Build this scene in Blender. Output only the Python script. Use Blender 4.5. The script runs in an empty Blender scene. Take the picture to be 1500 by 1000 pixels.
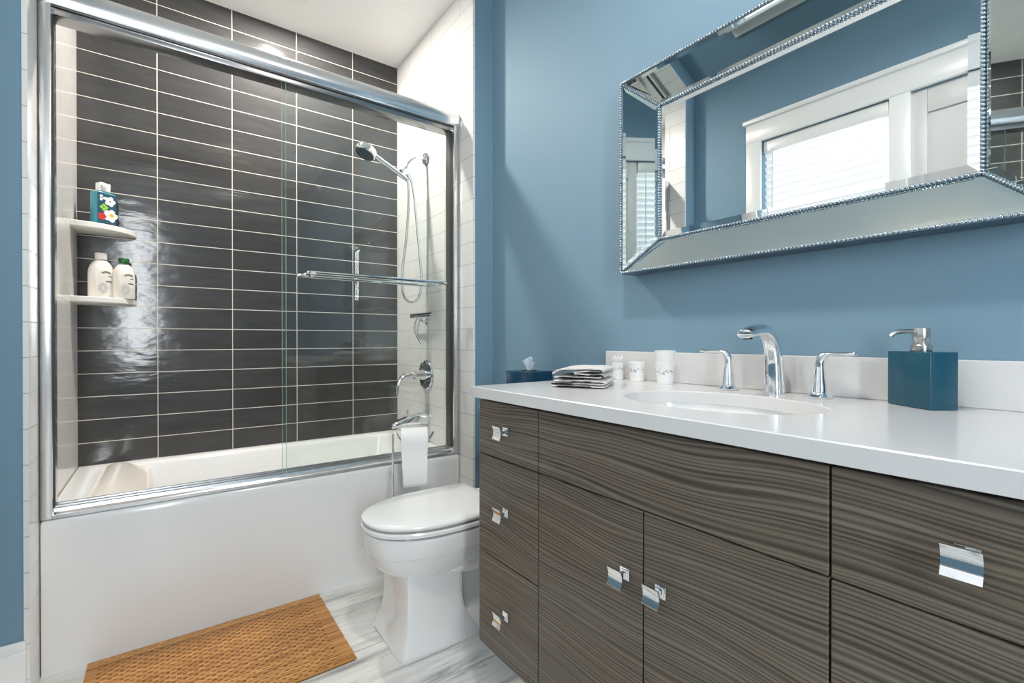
import bpy, bmesh, math, random
from mathutils import Vector, Matrix, noise
random.seed(7)
PI = math.pi
S = bpy.context.scene
COL = S.collection

# ---------------------------------------------------------------- camera, world, exposure
cam_d = bpy.data.cameras.new('camera'); cam = bpy.data.objects.new('camera', cam_d); COL.objects.link(cam)
cam.location = (0, 0, 1.05)
cam.rotation_euler = (PI/2 - 0.004, 0.0, -0.6305)
cam_d.sensor_width = 36.0; cam_d.lens = 691.07/1500*36; cam_d.clip_start = 0.02
S.camera = cam
w = bpy.data.worlds.new('world'); S.world = w; w.use_nodes = True
w.node_tree.nodes['Background'].inputs[0].default_value = (0.75, 0.85, 1.0, 1)
w.node_tree.nodes['Background'].inputs[1].default_value = 1.0
S.view_settings.view_transform = 'Standard'; S.view_settings.look = 'None'
S.view_settings.gamma = 1.0; S.view_settings.use_curve_mapping = False
S.view_settings.exposure = 1.36
S.cycles.max_bounces = 16; S.cycles.diffuse_bounces = 8; S.cycles.glossy_bounces = 8
S.cycles.transmission_bounces = 10; S.cycles.transparent_max_bounces = 16
S.cycles.sample_clamp_indirect = 6.0
S.cycles.caustics_reflective = False

WINDOW_GLOW = 0.55       # daylight behind the blinds
REAR_GLOW = 9.8         # daylight in the rear window
CEILING_LAMP = 5.5     # watts, room ceiling light
SHOWER_LAMP = 12.5      # watts, recessed light over the tub

# ---------------------------------------------------------------- room constants
XL, XR = -0.3225, 1.1663       # tub alcove side walls
YB, YF, YS = 2.82, 2.04, 1.915 # tub back wall, tub front, stub wall faces
WL, WR = -0.44, 1.282          # room walls
YR = -1.6                      # rear wall
ZC = 2.752

# ---------------------------------------------------------------- mesh helpers
def merge(bm, tmp):
    me = bpy.data.meshes.new('t'); tmp.to_mesh(me); tmp.free(); bm.from_mesh(me); bpy.data.meshes.remove(me)

def box(bm, x0, x1, y0, y1, z0, z1, bev=0.0, seg=2, M=None):
    t = bmesh.new()
    bmesh.ops.create_cube(t, size=1.0)
    for v in t.verts:
        v.co = Vector((x0+(v.co.x+.5)*(x1-x0), y0+(v.co.y+.5)*(y1-y0), z0+(v.co.z+.5)*(z1-z0)))
    if bev > 0:
        bmesh.ops.bevel(t, geom=t.edges[:], offset=bev, segments=seg, profile=0.5, affect='EDGES')
    if M is not None: bmesh.ops.transform(t, matrix=M, verts=t.verts)
    merge(bm, t)

def loft(bm, rings, cap0=True, cap1=True, closed=True):
    R = [[bm.verts.new(p) for p in r] for r in rings]
    n = len(R[0])
    for a, b in zip(R, R[1:]):
        for i in range(n if closed else n-1):
            j = (i+1) % n
            bm.faces.new((a[i], a[j], b[j], b[i]))
    if cap0: bm.faces.new(list(reversed(R[0])))
    if cap1: bm.faces.new(R[-1])
    return R

def tube(bm, pts, r, n=12, caps=True, flat=None):
    """round tube along pts; r a number or list; flat = list of (rx, ry) half sizes"""
    P = [Vector(p) for p in pts]
    m = len(P)
    rr = r if isinstance(r, (list, tuple)) else [r]*m
    T = []
    for i in range(m):
        a = P[max(i-1, 0)]; b = P[min(i+1, m-1)]
        T.append((b-a).normalized())
    up = Vector((0, 0, 1)) if abs(T[0].z) < 0.9 else Vector((0, 1, 0))
    nrm = (up - T[0]*up.dot(T[0])).normalized()
    rings = []
    for i in range(m):
        nrm = (nrm - T[i]*nrm.dot(T[i])).normalized()
        bn = T[i].cross(nrm)
        ring = []
        for k in range(n):
            a = 2*PI*k/n
            if flat: ring.append(P[i] + bn*(math.cos(a)*flat[i][0]) + nrm*(math.sin(a)*flat[i][1]))
            else: ring.append(P[i] + (bn*math.cos(a) + nrm*math.sin(a))*rr[i])
        rings.append(ring)
    loft(bm, rings, caps, caps)

def lathe(bm, prof, c=(0, 0, 0), axis='Z', n=32, M=None):
    """prof list of (radius, height)"""
    c = Vector(c); rings = []
    for r, h in prof:
        ring = []
        for k in range(n):
            a = 2*PI*k/n
            x, y = math.cos(a)*max(r, 1e-5), math.sin(a)*max(r, 1e-5)
            v = {'Z': Vector((x, y, h)), 'X': Vector((h, x, y)), 'Y': Vector((y, h, x))}[axis]
            if M is not None: v = M @ v
            ring.append(c + v)
        rings.append(ring)
    loft(bm, rings)

def spline(pts, n=8):
    """Catmull-Rom through pts"""
    P = [Vector(p) for p in pts]; out = []
    for i in range(len(P)-1):
        p0 = P[max(i-1, 0)]; p1 = P[i]; p2 = P[i+1]; p3 = P[min(i+2, len(P)-1)]
        for k in range(n):
            t = k/n
            out.append(0.5*((2*p1) + (p2-p0)*t + (2*p0-5*p1+4*p2-p3)*t*t + (3*p1-p0-3*p2+p3)*t**3))
    out.append(P[-1]); return out

def superring(cx, cy, z, rx0, rx1, ry, e, n=48):
    """super-ellipse in plan: rx0 towards -x, rx1 towards +x"""
    out = []
    for k in range(n):
        a = 2*PI*k/n; ca, sa = math.cos(a), math.sin(a)
        x = math.copysign(abs(ca)**(2/e), ca); y = math.copysign(abs(sa)**(2/e), sa)
        out.append(Vector((cx + x*(rx1 if x > 0 else rx0), cy + y*ry, z)))
    return out

def obj(name, bm, mat, parent=None, base=None, smooth=35, label=None):
    """bm is in world coordinates; it is stored relative to its thing's base"""
    o_base = Vector((0, 0, 0))
    if parent is not None: o_base = Vector(parent['_base'])
    elif base is not None: o_base = Vector(base)
    bmesh.ops.recalc_face_normals(bm, faces=bm.faces)
    bmesh.ops.translate(bm, verts=bm.verts, vec=-o_base)
    me = bpy.data.meshes.new(name); bm.to_mesh(me); bm.free()
    if smooth:
        me.polygons.foreach_set('use_smooth', [True]*len(me.polygons))
        me.set_sharp_from_angle(angle=math.radians(smooth))
    for m in (mat if isinstance(mat, (list, tuple)) else [mat]): me.materials.append(m)
    o = bpy.data.objects.new(name, me); COL.objects.link(o)
    if parent is not None: o.parent = parent
    else: o.location = o_base
    o['_base'] = list(o_base)
    if label: o['label'] = label
    return o

def tag(o, label, cat, group=None, kind=None):
    o['label'] = label; o['category'] = cat
    if group: o['group'] = group
    if kind: o['kind'] = kind
    return o

def thing(name, base, label, cat, group=None):
    o = bpy.data.objects.new(name, None); COL.objects.link(o)
    o.empty_display_size = 0.05; o.location = base; o['_base'] = list(base)
    return tag(o, label, cat, group)

def struct(name, bm, mat, smooth=0, parent=None):
    o = obj(name, bm, mat, parent=parent, smooth=smooth)
    if parent is None: o['kind'] = 'structure'
    return o

def B(): return bmesh.new()

# ---------------------------------------------------------------- materials
def nodes(name):
    m = bpy.data.materials.new(name); m.use_nodes = True
    nt = m.node_tree; return m, nt, nt.nodes['Principled BSDF']

def srgb(r, g, b):
    f = lambda c: (c/12.92 if c <= .04045 else ((c+.055)/1.055)**2.4)
    return (f(r/255), f(g/255), f(b/255), 1)

def mat(name, col, rough=0.5, metal=0.0, spec=0.5, bump=0.0, bscale=200, emis=None, estr=0, coat=0.0, vary=0.0):
    m, nt, p = nodes(name)
    p.inputs['Base Color'].default_value = col
    p.inputs['Roughness'].default_value = rough
    p.inputs['Metallic'].default_value = metal
    p.inputs['Specular IOR Level'].default_value = spec
    p.inputs['Coat Weight'].default_value = coat
    if emis: p.inputs['Emission Color'].default_value = emis; p.inputs['Emission Strength'].default_value = estr
    tc = nt.nodes.new('ShaderNodeTexCoord')
    nz = nt.nodes.new('ShaderNodeTexNoise'); nz.inputs['Scale'].default_value = bscale
    nt.links.new(tc.outputs['Object'], nz.inputs['Vector'])
    if bump > 0:
        b = nt.nodes.new('ShaderNodeBump'); b.inputs['Strength'].default_value = bump; b.inputs['Distance'].default_value = 0.002
        nt.links.new(nz.outputs['Fac'], b.inputs['Height']); nt.links.new(b.outputs['Normal'], p.inputs['Normal'])
    if vary > 0:
        mr = nt.nodes.new('ShaderNodeMapRange'); mr.inputs['To Min'].default_value = 1-vary; mr.inputs['To Max'].default_value = 1+vary
        hs = nt.nodes.new('ShaderNodeHueSaturation'); hs.inputs['Color'].default_value = col
        n2 = nt.nodes.new('ShaderNodeTexNoise'); n2.inputs['Scale'].default_value = 6.0; n2.inputs['Detail'].default_value = 6
        nt.links.new(tc.outputs['Object'], n2.inputs['Vector'])
        nt.links.new(n2.outputs['Fac'], mr.inputs['Value']); nt.links.new(mr.outputs['Result'], hs.inputs['Value'])
        nt.links.new(hs.outputs['Color'], p.inputs['Base Color'])
    return m

def math_node(nt, op, a=None, b=None):
    n = nt.nodes.new('ShaderNodeMath'); n.operation = op
    for i, v in enumerate((a, b)):
        if v is None: continue
        if isinstance(v, (int, float)): n.inputs[i].default_value = v
        else: nt.links.new(v, n.inputs[i])
    return n.outputs[0]

def ramp(nt, fac, stops):
    r = nt.nodes.new('ShaderNodeValToRGB'); e = r.color_ramp.elements
    e[0].position, e[0].color = stops[0]; e[1].position, e[1].color = stops[1]
    for pos, c in stops[2:]:
        n = e.new(pos); n.color = c
    nt.links.new(fac, r.inputs[0]); return r.outputs[0]

def mix(nt, fac, a, b, blend='MIX'):
    n = nt.nodes.new('ShaderNodeMix'); n.data_type = 'RGBA'; n.blend_type = blend
    for sock, v in ((n.inputs['Factor'], fac), (n.inputs['A'], a), (n.inputs['B'], b)):
        pass
    def put(s, v):
        if isinstance(v, (int, float)): s.default_value = v
        elif isinstance(v, tuple): s.default_value = v
        else: nt.links.new(v, s)
    put(n.inputs[0], fac); put(n.inputs[6], a); put(n.inputs[7], b)
    return n.outputs[2]

def coords(nt, u='X', v='Z', du=0.0, dv=0.0, su=1.0, sv=1.0):
    """object coordinates remapped to a 2-D vector (u, v)"""
    tc = nt.nodes.new('ShaderNodeTexCoord'); sp = nt.nodes.new('ShaderNodeSeparateXYZ')
    nt.links.new(tc.outputs['Object'], sp.inputs[0])
    cb = nt.nodes.new('ShaderNodeCombineXYZ')
    nt.links.new(math_node(nt, 'MULTIPLY', math_node(nt, 'ADD', sp.outputs[u], du), su), cb.inputs[0])
    nt.links.new(math_node(nt, 'MULTIPLY', math_node(nt, 'ADD', sp.outputs[v], dv), sv), cb.inputs[1])
    return cb.outputs[0]

def tile(name, u, du, dv, bw, rh, offset, c1, c2, grout, gsize, rough, streak=0.0, wav=0.2, spec=0.5):
    m, nt, p = nodes(name)
    vec = coords(nt, u, 'Z', du, dv)
    br = nt.nodes.new('ShaderNodeTexBrick'); br.offset = offset; br.offset_frequency = 2; br.squash = 1
    nt.links.new(vec, br.inputs['Vector'])
    br.inputs['Color1'].default_value = c1; br.inputs['Color2'].default_value = c2; br.inputs['Mortar'].default_value = grout
    br.inputs['Scale'].default_value = 1.0; br.inputs['Mortar Size'].default_value = gsize
    br.inputs['Mortar Smooth'].default_value = 0.1; br.inputs['Brick Width'].default_value = bw; br.inputs['Row Height'].default_value = rh
    col = br.outputs['Color']
    inv = math_node(nt, 'SUBTRACT', 1.0, br.outputs['Fac'])
    if streak > 0:
        v2 = coords(nt, u, 'Z', 0, 0, 4.0, 26.0)
        nz = nt.nodes.new('ShaderNodeTexNoise'); nz.inputs['Scale'].default_value = 1.0; nz.inputs['Detail'].default_value = 7; nz.inputs['Roughness'].default_value = 0.65
        nz.inputs['Distortion'].default_value = 0.6
        nt.links.new(v2, nz.inputs['Vector'])
        sc = ramp(nt, nz.outputs['Fac'], [(0.3, (1-streak, 1-streak, 1-streak, 1)), (0.7, (1+streak, 1+streak, 1+streak, 1))])
        tinted = mix(nt, 1.0, col, sc, 'MULTIPLY')
        col = mix(nt, br.outputs['Fac'], tinted, grout)
    nt.links.new(col, p.inputs['Base Color'])
    rg = math_node(nt, 'ADD', math_node(nt, 'MULTIPLY', br.outputs['Fac'], 0.6), rough)
    nt.links.new(rg, p.inputs['Roughness'])
    p.inputs['Specular IOR Level'].default_value = spec
    v3 = coords(nt, u, 'Z', 0, 0, 7.0, 16.0)
    n3 = nt.nodes.new('ShaderNodeTexNoise'); n3.inputs['Scale'].default_value = 1.0; n3.inputs['Detail'].default_value = 3
    nt.links.new(v3, n3.inputs['Vector'])
    h = math_node(nt, 'ADD', math_node(nt, 'MULTIPLY', n3.outputs['Fac'], wav), inv)
    b = nt.nodes.new('ShaderNodeBump'); b.inputs['Strength'].default_value = 0.6; b.inputs['Distance'].default_value = 0.002
    nt.links.new(h, b.inputs['Height']); nt.links.new(b.outputs['Normal'], p.inputs['Normal'])
    return m

M_DARK = tile('charcoal_tile', 'X', 0.038+0.309*4, -0.4845+0.103*4, 0.309, 0.103, 0.0,
              srgb(69, 69, 69), srgb(62, 62, 62), srgb(226, 219, 208), 0.0017, 0.12, streak=0.16, wav=1.3)
M_WT = tile('white_tile', 'Y', 0.10, -0.4845+0.1028*6, 0.305, 0.1028, 0.5,
            srgb(236, 235, 232), srgb(233, 232, 229), srgb(186, 184, 181), 0.0015, 0.14, wav=0.25)
M_WTX = tile('white_tile_end', 'X', 0.0, -0.535+0.1028*6, 0.305, 0.1028, 0.5,
             srgb(236, 235, 232), srgb(233, 232, 229), srgb(186, 184, 181), 0.0015, 0.14, wav=0.25)
M_BLUE = mat('blue_paint', srgb(121, 151, 169), rough=0.6, spec=0.3)
M_CEIL = mat('white_ceiling_paint', srgb(242, 242, 240), rough=0.8, spec=0.2)
M_TRIM = mat('white_trim_paint', srgb(236, 236, 234), rough=0.3)
M_GREYPANEL = mat('light_grey_panel_paint', srgb(214, 213, 211), rough=0.45)
M_CHROME = mat('chrome', (0.86, 0.88, 0.90, 1), rough=0.06, metal=1.0)
M_SATIN = mat('satin_chrome', (0.74, 0.75, 0.76, 1), rough=0.24, metal=1.0)
M_NICKEL = mat('brushed_nickel', (0.56, 0.56, 0.54, 1), rough=0.28, metal=1.0, bump=0.02)
M_DARKMETAL = mat('dark_seal', srgb(60, 58, 56), rough=0.5)
M_ACRYL = mat('white_acrylic', srgb(238, 238, 237), rough=0.12, spec=0.5)
M_PORC = mat('white_porcelain', srgb(240, 240, 239), rough=0.07, spec=0.55, coat=0.3)
M_SEAT = mat('white_seat_plastic', srgb(238, 238, 237), rough=0.16)
M_QUARTZ = mat('white_quartz', srgb(220, 219, 218), rough=0.2, vary=0.012)
M_SHELF = mat('white_shelf_stone', srgb(230, 228, 223), rough=0.3, vary=0.02)
M_PAPER = mat('white_tissue_paper', srgb(240, 240, 239), rough=0.9, spec=0.1, bump=0.08, bscale=700)
M_CARD = mat('cardboard', srgb(176, 150, 118), rough=0.9)
M_CLOTH = mat('white_terry', srgb(226, 224, 222), rough=0.95, spec=0.1, bump=0.6, bscale=900)
M_CLOTHEDGE = mat('charcoal_line', srgb(38, 38, 40), rough=0.95, spec=0.1)
M_BOTTLE = mat('cream_bottle_plastic', srgb(232, 226, 217), rough=0.3)
M_INK = mat('grey_green_ink', srgb(98, 112, 100), rough=0.5)
M_INK2 = mat('pale_grey_ink', srgb(196, 192, 190), rough=0.5)
M_GREENCAP = mat('green_cap', srgb(20, 92, 44), rough=0.25)
M_TEALB = mat('teal_gel', srgb(58, 138, 152), rough=0.12)
M_TEALL = mat('dark_teal_label', srgb(22, 72, 92), rough=0.35)
M_RED = mat('red_print', srgb(196, 40, 52), rough=0.4)
M_YEL = mat('yellow_print', srgb(246, 186, 40), rough=0.4)
M_GRN = mat('green_print', srgb(140, 190, 60), rough=0.4)
M_WHT = mat('white_print', srgb(236, 240, 240), rough=0.4)
M_CLEARCAP = mat('silver_cap', (0.82, 0.80, 0.78, 1), rough=0.15, metal=0.8)
M_RESIN = mat('blue_resin', srgb(24, 80, 99), rough=0.30, vary=0.35, spec=0.5)
M_NAVYBOX = mat('navy_lacquer', srgb(20, 62, 90), rough=0.22, vary=0.08)
M_TISSUE = mat('pale_blue_tissue', srgb(205, 222, 234), rough=0.9, spec=0.1)
M_COTTON = mat('cotton', srgb(240, 240, 240), rough=0.95)
M_DARKIN = mat('cabinet_shadow_gap', srgb(34, 31, 28), rough=0.8)
M_RUBBER = mat('black_nozzles', srgb(56, 58, 58), rough=0.5)

def mirror_mat(name, col, rough=0.012):
    m, nt, p = nodes(name)
    p.inputs['Base Color'].default_value = col; p.inputs['Metallic'].default_value = 1.0; p.inputs['Roughness'].default_value = rough
    return m
M_MIRROR = mirror_mat('mirror_glass', (0.90, 0.93, 0.935, 1), 0.0)
M_MIRRORT = mirror_mat('tinted_mirror_glass', (0.52, 0.60, 0.61, 1), 0.015)
M_BEAD = mat('pewter_bead', (0.40, 0.46, 0.51, 1), rough=0.22, metal=1.0)
M_FRAME = mat('dark_pewter', (0.22, 0.27, 0.31, 1), rough=0.3, metal=1.0)

def glass_mat(name, tint, refl=0.6):
    m, nt, p = nodes(name); nt.nodes.remove(p)
    out = nt.nodes['Material Output']
    tr = nt.nodes.new('ShaderNodeBsdfTransparent'); tr.inputs[0].default_value = tint
    gl = nt.nodes.new('ShaderNodeBsdfGlossy'); gl.inputs['Roughness'].default_value = 0.0; gl.inputs['Color'].default_value = (1, 1, 1, 1)
    ge = nt.nodes.new('ShaderNodeNewGeometry'); dt = nt.nodes.new('ShaderNodeVectorMath'); dt.operation = 'DOT_PRODUCT'
    nt.links.new(ge.outputs['Incoming'], dt.inputs[0]); nt.links.new(ge.outputs['Normal'], dt.inputs[1])
    ct = math_node(nt, 'ABSOLUTE', dt.outputs['Value'])
    fr = math_node(nt, 'ADD', 0.04, math_node(nt, 'MULTIPLY', 0.96, math_node(nt, 'POWER', math_node(nt, 'SUBTRACT', 1.0, ct), 5.0)))
    mx = nt.nodes.new('ShaderNodeMixShader')
    nt.links.new(math_node(nt, 'MULTIPLY', fr, refl), mx.inputs[0])
    nt.links.new(tr.outputs[0], mx.inputs[1]); nt.links.new(gl.outputs[0], mx.inputs[2]); nt.links.new(mx.outputs[0], out.inputs[0])
    return m
M_GLASS = glass_mat('shower_glass', (0.982, 0.993, 0.987, 1))
M_GLASSEDGE = mat('green_glass_edge', srgb(150, 182, 166), rough=0.2)

def wood_mat():
    m, nt, p = nodes('grey_brown_textured_wood')
    tc = nt.nodes.new('ShaderNodeTexCoord'); sp = nt.nodes.new('ShaderNodeSeparateXYZ'); nt.links.new(tc.outputs['Object'], sp.inputs[0])
    def nz(vec, detail=4, rough=0.5):
        n = nt.nodes.new('ShaderNodeTexNoise'); n.inputs['Scale'].default_value = 1.0; n.inputs['Detail'].default_value = detail; n.inputs['Roughness'].default_value = rough
        nt.links.new(vec, n.inputs['Vector']); return n.outputs['Fac']
    def comb(a, b):
        c = nt.nodes.new('ShaderNodeCombineXYZ'); nt.links.new(a, c.inputs[0]); nt.links.new(b, c.inputs[1]); return c.outputs[0]
    mul = lambda a, k: math_node(nt, 'MULTIPLY', a, k)
    warp = nz(comb(mul(sp.outputs['Y'], 1.7), mul(sp.outputs['Z'], 3.2)), 1)
    z2 = math_node(nt, 'ADD', sp.outputs['Z'], mul(warp, 0.10))
    fine = nz(comb(mul(sp.outputs['Y'], 2.2), mul(z2, 420.0)), 3, 0.6)
    med = nz(comb(mul(sp.outputs['Y'], 1.3), mul(z2, 70.0)), 3, 0.55)
    ph = nz(comb(mul(sp.outputs['Y'], 1.1), mul(z2, 26.0)), 2, 0.5)
    ridge = math_node(nt, 'SINE', math_node(nt, 'ADD', mul(z2, 820.0), mul(ph, 30.0)))
    ridge = math_node(nt, 'ADD', mul(ridge, 0.5), 0.5)
    g = math_node(nt, 'ADD', math_node(nt, 'ADD', mul(ridge, 0.24), mul(fine, 0.34)), mul(med, 0.42))
    c = ramp(nt, g, [(0.28, srgb(58, 53, 48)), (0.70, srgb(134, 124, 111)), (0.47, srgb(102, 94, 84))])
    big = nz(comb(mul(sp.outputs['Y'], 1.4), mul(z2, 6.0)), 3)
    c2 = mix(nt, ramp(nt, big, [(0.35, (0, 0, 0, 1)), (0.7, (1, 1, 1, 1))]), c, mix(nt, 1.0, c, (1.0, 0.92, 0.84, 1), 'MULTIPLY'))
    nt.links.new(c2, p.inputs['Base Color']); p.inputs['Roughness'].default_value = 0.42; p.inputs['Specular IOR Level'].default_value = 0.35
    b = nt.nodes.new('ShaderNodeBump'); b.inputs['Strength'].default_value = 0.55; b.inputs['Distance'].default_value = 0.002
    nt.links.new(g, b.inputs['Height']); nt.links.new(b.outputs['Normal'], p.inputs['Normal'])
    return m
M_WOOD = wood_mat()

def floor_mat():
    m, nt, p = nodes('pale_grey_streaked_plank')
    vec = coords(nt, 'X', 'Y', 0.35+3, -1.588+0.2865*12)
    br = nt.nodes.new('ShaderNodeTexBrick'); br.offset = 0.37; nt.links.new(vec, br.inputs['Vector'])
    br.inputs['Scale'].default_value = 1; br.inputs['Mortar Size'].default_value = 0.0009; br.inputs['Mortar Smooth'].default_value = 0.0
    br.inputs['Brick Width'].default_value = 1.2; br.inputs['Row Height'].default_value = 0.2865
    br.inputs['Color1'].default_value = (0.2, 0.2, 0.2, 1); br.inputs['Color2'].default_value = (0.9, 0.9, 0.9, 1); br.inputs['Mortar'].default_value = (0, 0, 0, 1)
    tc = nt.nodes.new('ShaderNodeTexCoord'); sp = nt.nodes.new('ShaderNodeSeparateXYZ'); nt.links.new(tc.outputs['Object'], sp.inputs[0])
    def nz(sx, sy, detail, off, rough=0.6, dist=0.0):
        c = nt.nodes.new('ShaderNodeCombineXYZ')
        nt.links.new(math_node(nt, 'MULTIPLY', sp.outputs['X'], sx), c.inputs[0]); nt.links.new(math_node(nt, 'MULTIPLY', sp.outputs['Y'], sy), c.inputs[1])
        nt.links.new(math_node(nt, 'ADD', math_node(nt, 'MULTIPLY', br.outputs['Color'], 9.0), off), c.inputs[2])
        n = nt.nodes.new('ShaderNodeTexNoise'); n.inputs['Scale'].default_value = 1; n.inputs['Detail'].default_value = detail; n.inputs['Roughness'].default_value = rough; n.inputs['Distortion'].default_value = dist
        nt.links.new(c.outputs[0], n.inputs['Vector']); return n.outputs['Fac']
    a = nz(2.2, 22, 6, 0.0, 0.65, 0.4)
    c = ramp(nt, a, [(0.32, srgb(146, 146, 145)), (0.66, srgb(242, 240, 236)), (0.46, srgb(224, 223, 220))])
    d = nz(6, 90, 5, 4.0, 0.75)
    c = mix(nt, ramp(nt, d, [(0.54, (0, 0, 0, 1)), (0.72, (0.6, 0.6, 0.6, 1))]), c, srgb(136, 130, 124))
    e = nz(1.2, 7, 3, 8.0)
    c = mix(nt, ramp(nt, e, [(0.48, (0, 0, 0, 1)), (0.70, (0.6, 0.6, 0.6, 1))]), c, srgb(236, 231, 220))
    c = mix(nt, br.outputs['Fac'], c, srgb(86, 82, 78))
    nt.links.new(c, p.inputs['Base Color']); p.inputs['Roughness'].default_value = 0.33
    b = nt.nodes.new('ShaderNodeBump'); b.inputs['Strength'].default_value = 0.25; b.inputs['Distance'].default_value = 0.001
    nt.links.new(a, b.inputs['Height']); nt.links.new(b.outputs['Normal'], p.inputs['Normal'])
    return m
M_FLOOR = floor_mat()

def bamboo_mat():
    m, nt, p = nodes('honey_bamboo')
    ge = nt.nodes.new('ShaderNodeNewGeometry')
    v = coords(nt, 'X', 'Y', 0, 0, 9, 160)
    n = nt.nodes.new('ShaderNodeTexNoise'); n.inputs['Scale'].default_value = 1; n.inputs['Detail'].default_value = 4; nt.links.new(v, n.inputs['Vector'])
    f = math_node(nt, 'ADD', math_node(nt, 'MULTIPLY', ge.outputs['Random Per Island'], 0.55), math_node(nt, 'MULTIPLY', n.outputs['Fac'], 0.45))
    c = ramp(nt, f, [(0.15, srgb(150, 96, 44)), (0.85, srgb(216, 160, 92)), (0.5, srgb(188, 130, 66))])
    nt.links.new(c, p.inputs['Base Color']); p.inputs['Roughness'].default_value = 0.38
    return m
M_BAMBOO = bamboo_mat()

def printed_cup_mat():
    m, nt, p = nodes('white_cup_with_grey_sprig_band')
    tc = nt.nodes.new('ShaderNodeTexCoord'); sp = nt.nodes.new('ShaderNodeSeparateXYZ'); nt.links.new(tc.outputs['Object'], sp.inputs[0])
    n = nt.nodes.new('ShaderNodeTexNoise'); n.inputs['Scale'].default_value = 130; n.inputs['Detail'].default_value = 2; nt.links.new(tc.outputs['Object'], n.inputs['Vector'])
    n2 = nt.nodes.new('ShaderNodeTexNoise'); n2.inputs['Scale'].default_value = 40; nt.links.new(tc.outputs['Object'], n2.inputs['Vector'])
    off = math_node(nt, 'MULTIPLY', math_node(nt, 'SUBTRACT', n2.outputs['Fac'], 0.5), 0.03)
    dz = math_node(nt, 'ABSOLUTE', math_node(nt, 'SUBTRACT', math_node(nt, 'ADD', sp.outputs['Z'], off), 0.036))
    band = math_node(nt, 'LESS_THAN', dz, 0.0085); spot = math_node(nt, 'GREATER_THAN', n.outputs['Fac'], 0.56)
    line = math_node(nt, 'LESS_THAN', dz, 0.0009)
    fac = math_node(nt, 'MAXIMUM', math_node(nt, 'MULTIPLY', band, spot), line)
    nt.links.new(mix(nt, fac, srgb(238, 238, 237), srgb(176, 176, 178)), p.inputs['Base Color']); p.inputs['Roughness'].default_value = 0.25
    return m
M_CUP = printed_cup_mat()

def emit(name, col, s):
    m, nt, p = nodes(name)
    p.inputs['Base Color'].default_value = (0.9, 0.9, 0.9, 1)
    p.inputs['Emission Color'].default_value = col; p.inputs['Emission Strength'].default_value = s
    return m
M_SKYPANE = emit('daylight_pane', (0.93, 0.97, 1.0, 1), WINDOW_GLOW)
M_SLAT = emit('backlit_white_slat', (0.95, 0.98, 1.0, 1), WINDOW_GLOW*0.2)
M_BULB = emit('warm_bulb', (1.0, 0.72, 0.40, 1), 6.0)
M_DIFF = emit('warm_diffuser', (1.0, 0.86, 0.68, 1), 5.0)
M_DIFFW = emit('white_diffuser', (1.0, 0.96, 0.90, 1), 3.0)

def lamp(name, kind, loc, watts, col, size=0.1, rot=(0, 0, 0), parent=None, **kw):
    d = bpy.data.lights.new(name, kind); d.energy = watts; d.color = col
    if kind == 'AREA': d.shape = kw.get('shape', 'DISK'); d.size = size; d.size_y = kw.get('size_y', size)
    else: d.shadow_soft_size = size
    if kind == 'SPOT': d.spot_size = kw.get('spot', 1.6); d.spot_blend = kw.get('blend', 0.5)
    o = bpy.data.objects.new(name, d); COL.objects.link(o); o.location = loc; o.rotation_euler = rot
    if parent is not None:
        o.parent = parent; o.location = Vector(loc) - Vector(parent['_base'])
    return o

# ================================================================= THE ROOM
b = B(); box(b, WL-.12, WR+.12, YR-.1, YB+.1, -0.06, 0); struct('floor', b, M_FLOOR)
b = B(); box(b, WL-.12, WR+.12, YR-.1, YB+.1, ZC, ZC+.06); struct('ceiling', b, M_CEIL)
b = B(); box(b, XL, XR, YB, YB+.06, 0, ZC); struct('wall_back', b, M_DARK)
b = B(); box(b, WR, WR+.1, YR, YS, 0, ZC); struct('wall_right', b, M_BLUE)
b = B(); box(b, WL-.12, WR+.1, YR-.08, YR, 0, ZC); struct('wall_rear', b, M_BLUE)
# stub walls beside the tub: blue face to the room, tiled end
b = B(); box(b, XR+.012, WR+.1, YS, YB+.06, 0, ZC); struct('wall_stub_right', b, M_BLUE)
b = B(); box(b, WL-.12, XL-.012, YS, YB+.06, 0, ZC); struct('wall_stub_left', b, M_BLUE)
b = B(); box(b, XR, XR+.012, YS-.004, YB, 0, ZC); struct('wall_tile_right', b, M_WT)
b = B(); box(b, XL-.012, XL, YS-.004, YB, 0, ZC); struct('wall_tile_left', b, M_WT)
# left wall with the window opening
WY0, WY1, WZ0, WZ1 = -0.15, 1.45, 1.0, 2.275
b = B()
box(b, WL-.12, WL, WY1, YS, 0, ZC); box(b, WL-.12, WL, YR, WY0, 0, ZC)
box(b, WL-.12, WL, WY0, WY1, 0, WZ0); box(b, WL-.12, WL, WY0, WY1, WZ1, ZC)
struct('wall_left', b, M_BLUE)
def skirting(name, x0, x1, y0, y1, face):
    h = 0.19; t = 0.016
    b = B()
    box(b, x0, x1, y0, y1, 0, h-.028, .002)
    # stepped top bead
    if face == 'y': box(b, x0, x1, y0+.006, y1, h-.03, h, .005)
    elif face == '-x': box(b, x0+.006, x1, y0, y1, h-.03, h, .005)
    else: box(b, x0, x1-.006, y0, y1, h-.03, h, .005)
    return struct(name, b, M_TRIM, smooth=30)
skirting('baseboard_left', WL, WL+.016, YR+.016, YS-.018, '+x')
skirting('baseboard_stub_left', WL, XL-.006, YS-.018, YS, 'y')
skirting('baseboard_stub_right', XR+.014, WR, YS-.018, YS, 'y')
skirting('baseboard_right', WR-.016, WR, YR+.016, YS-.018, '-x')
skirting('baseboard_rear', WL+.016, WR-.016, YR, YR+.016, 'none')

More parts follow.
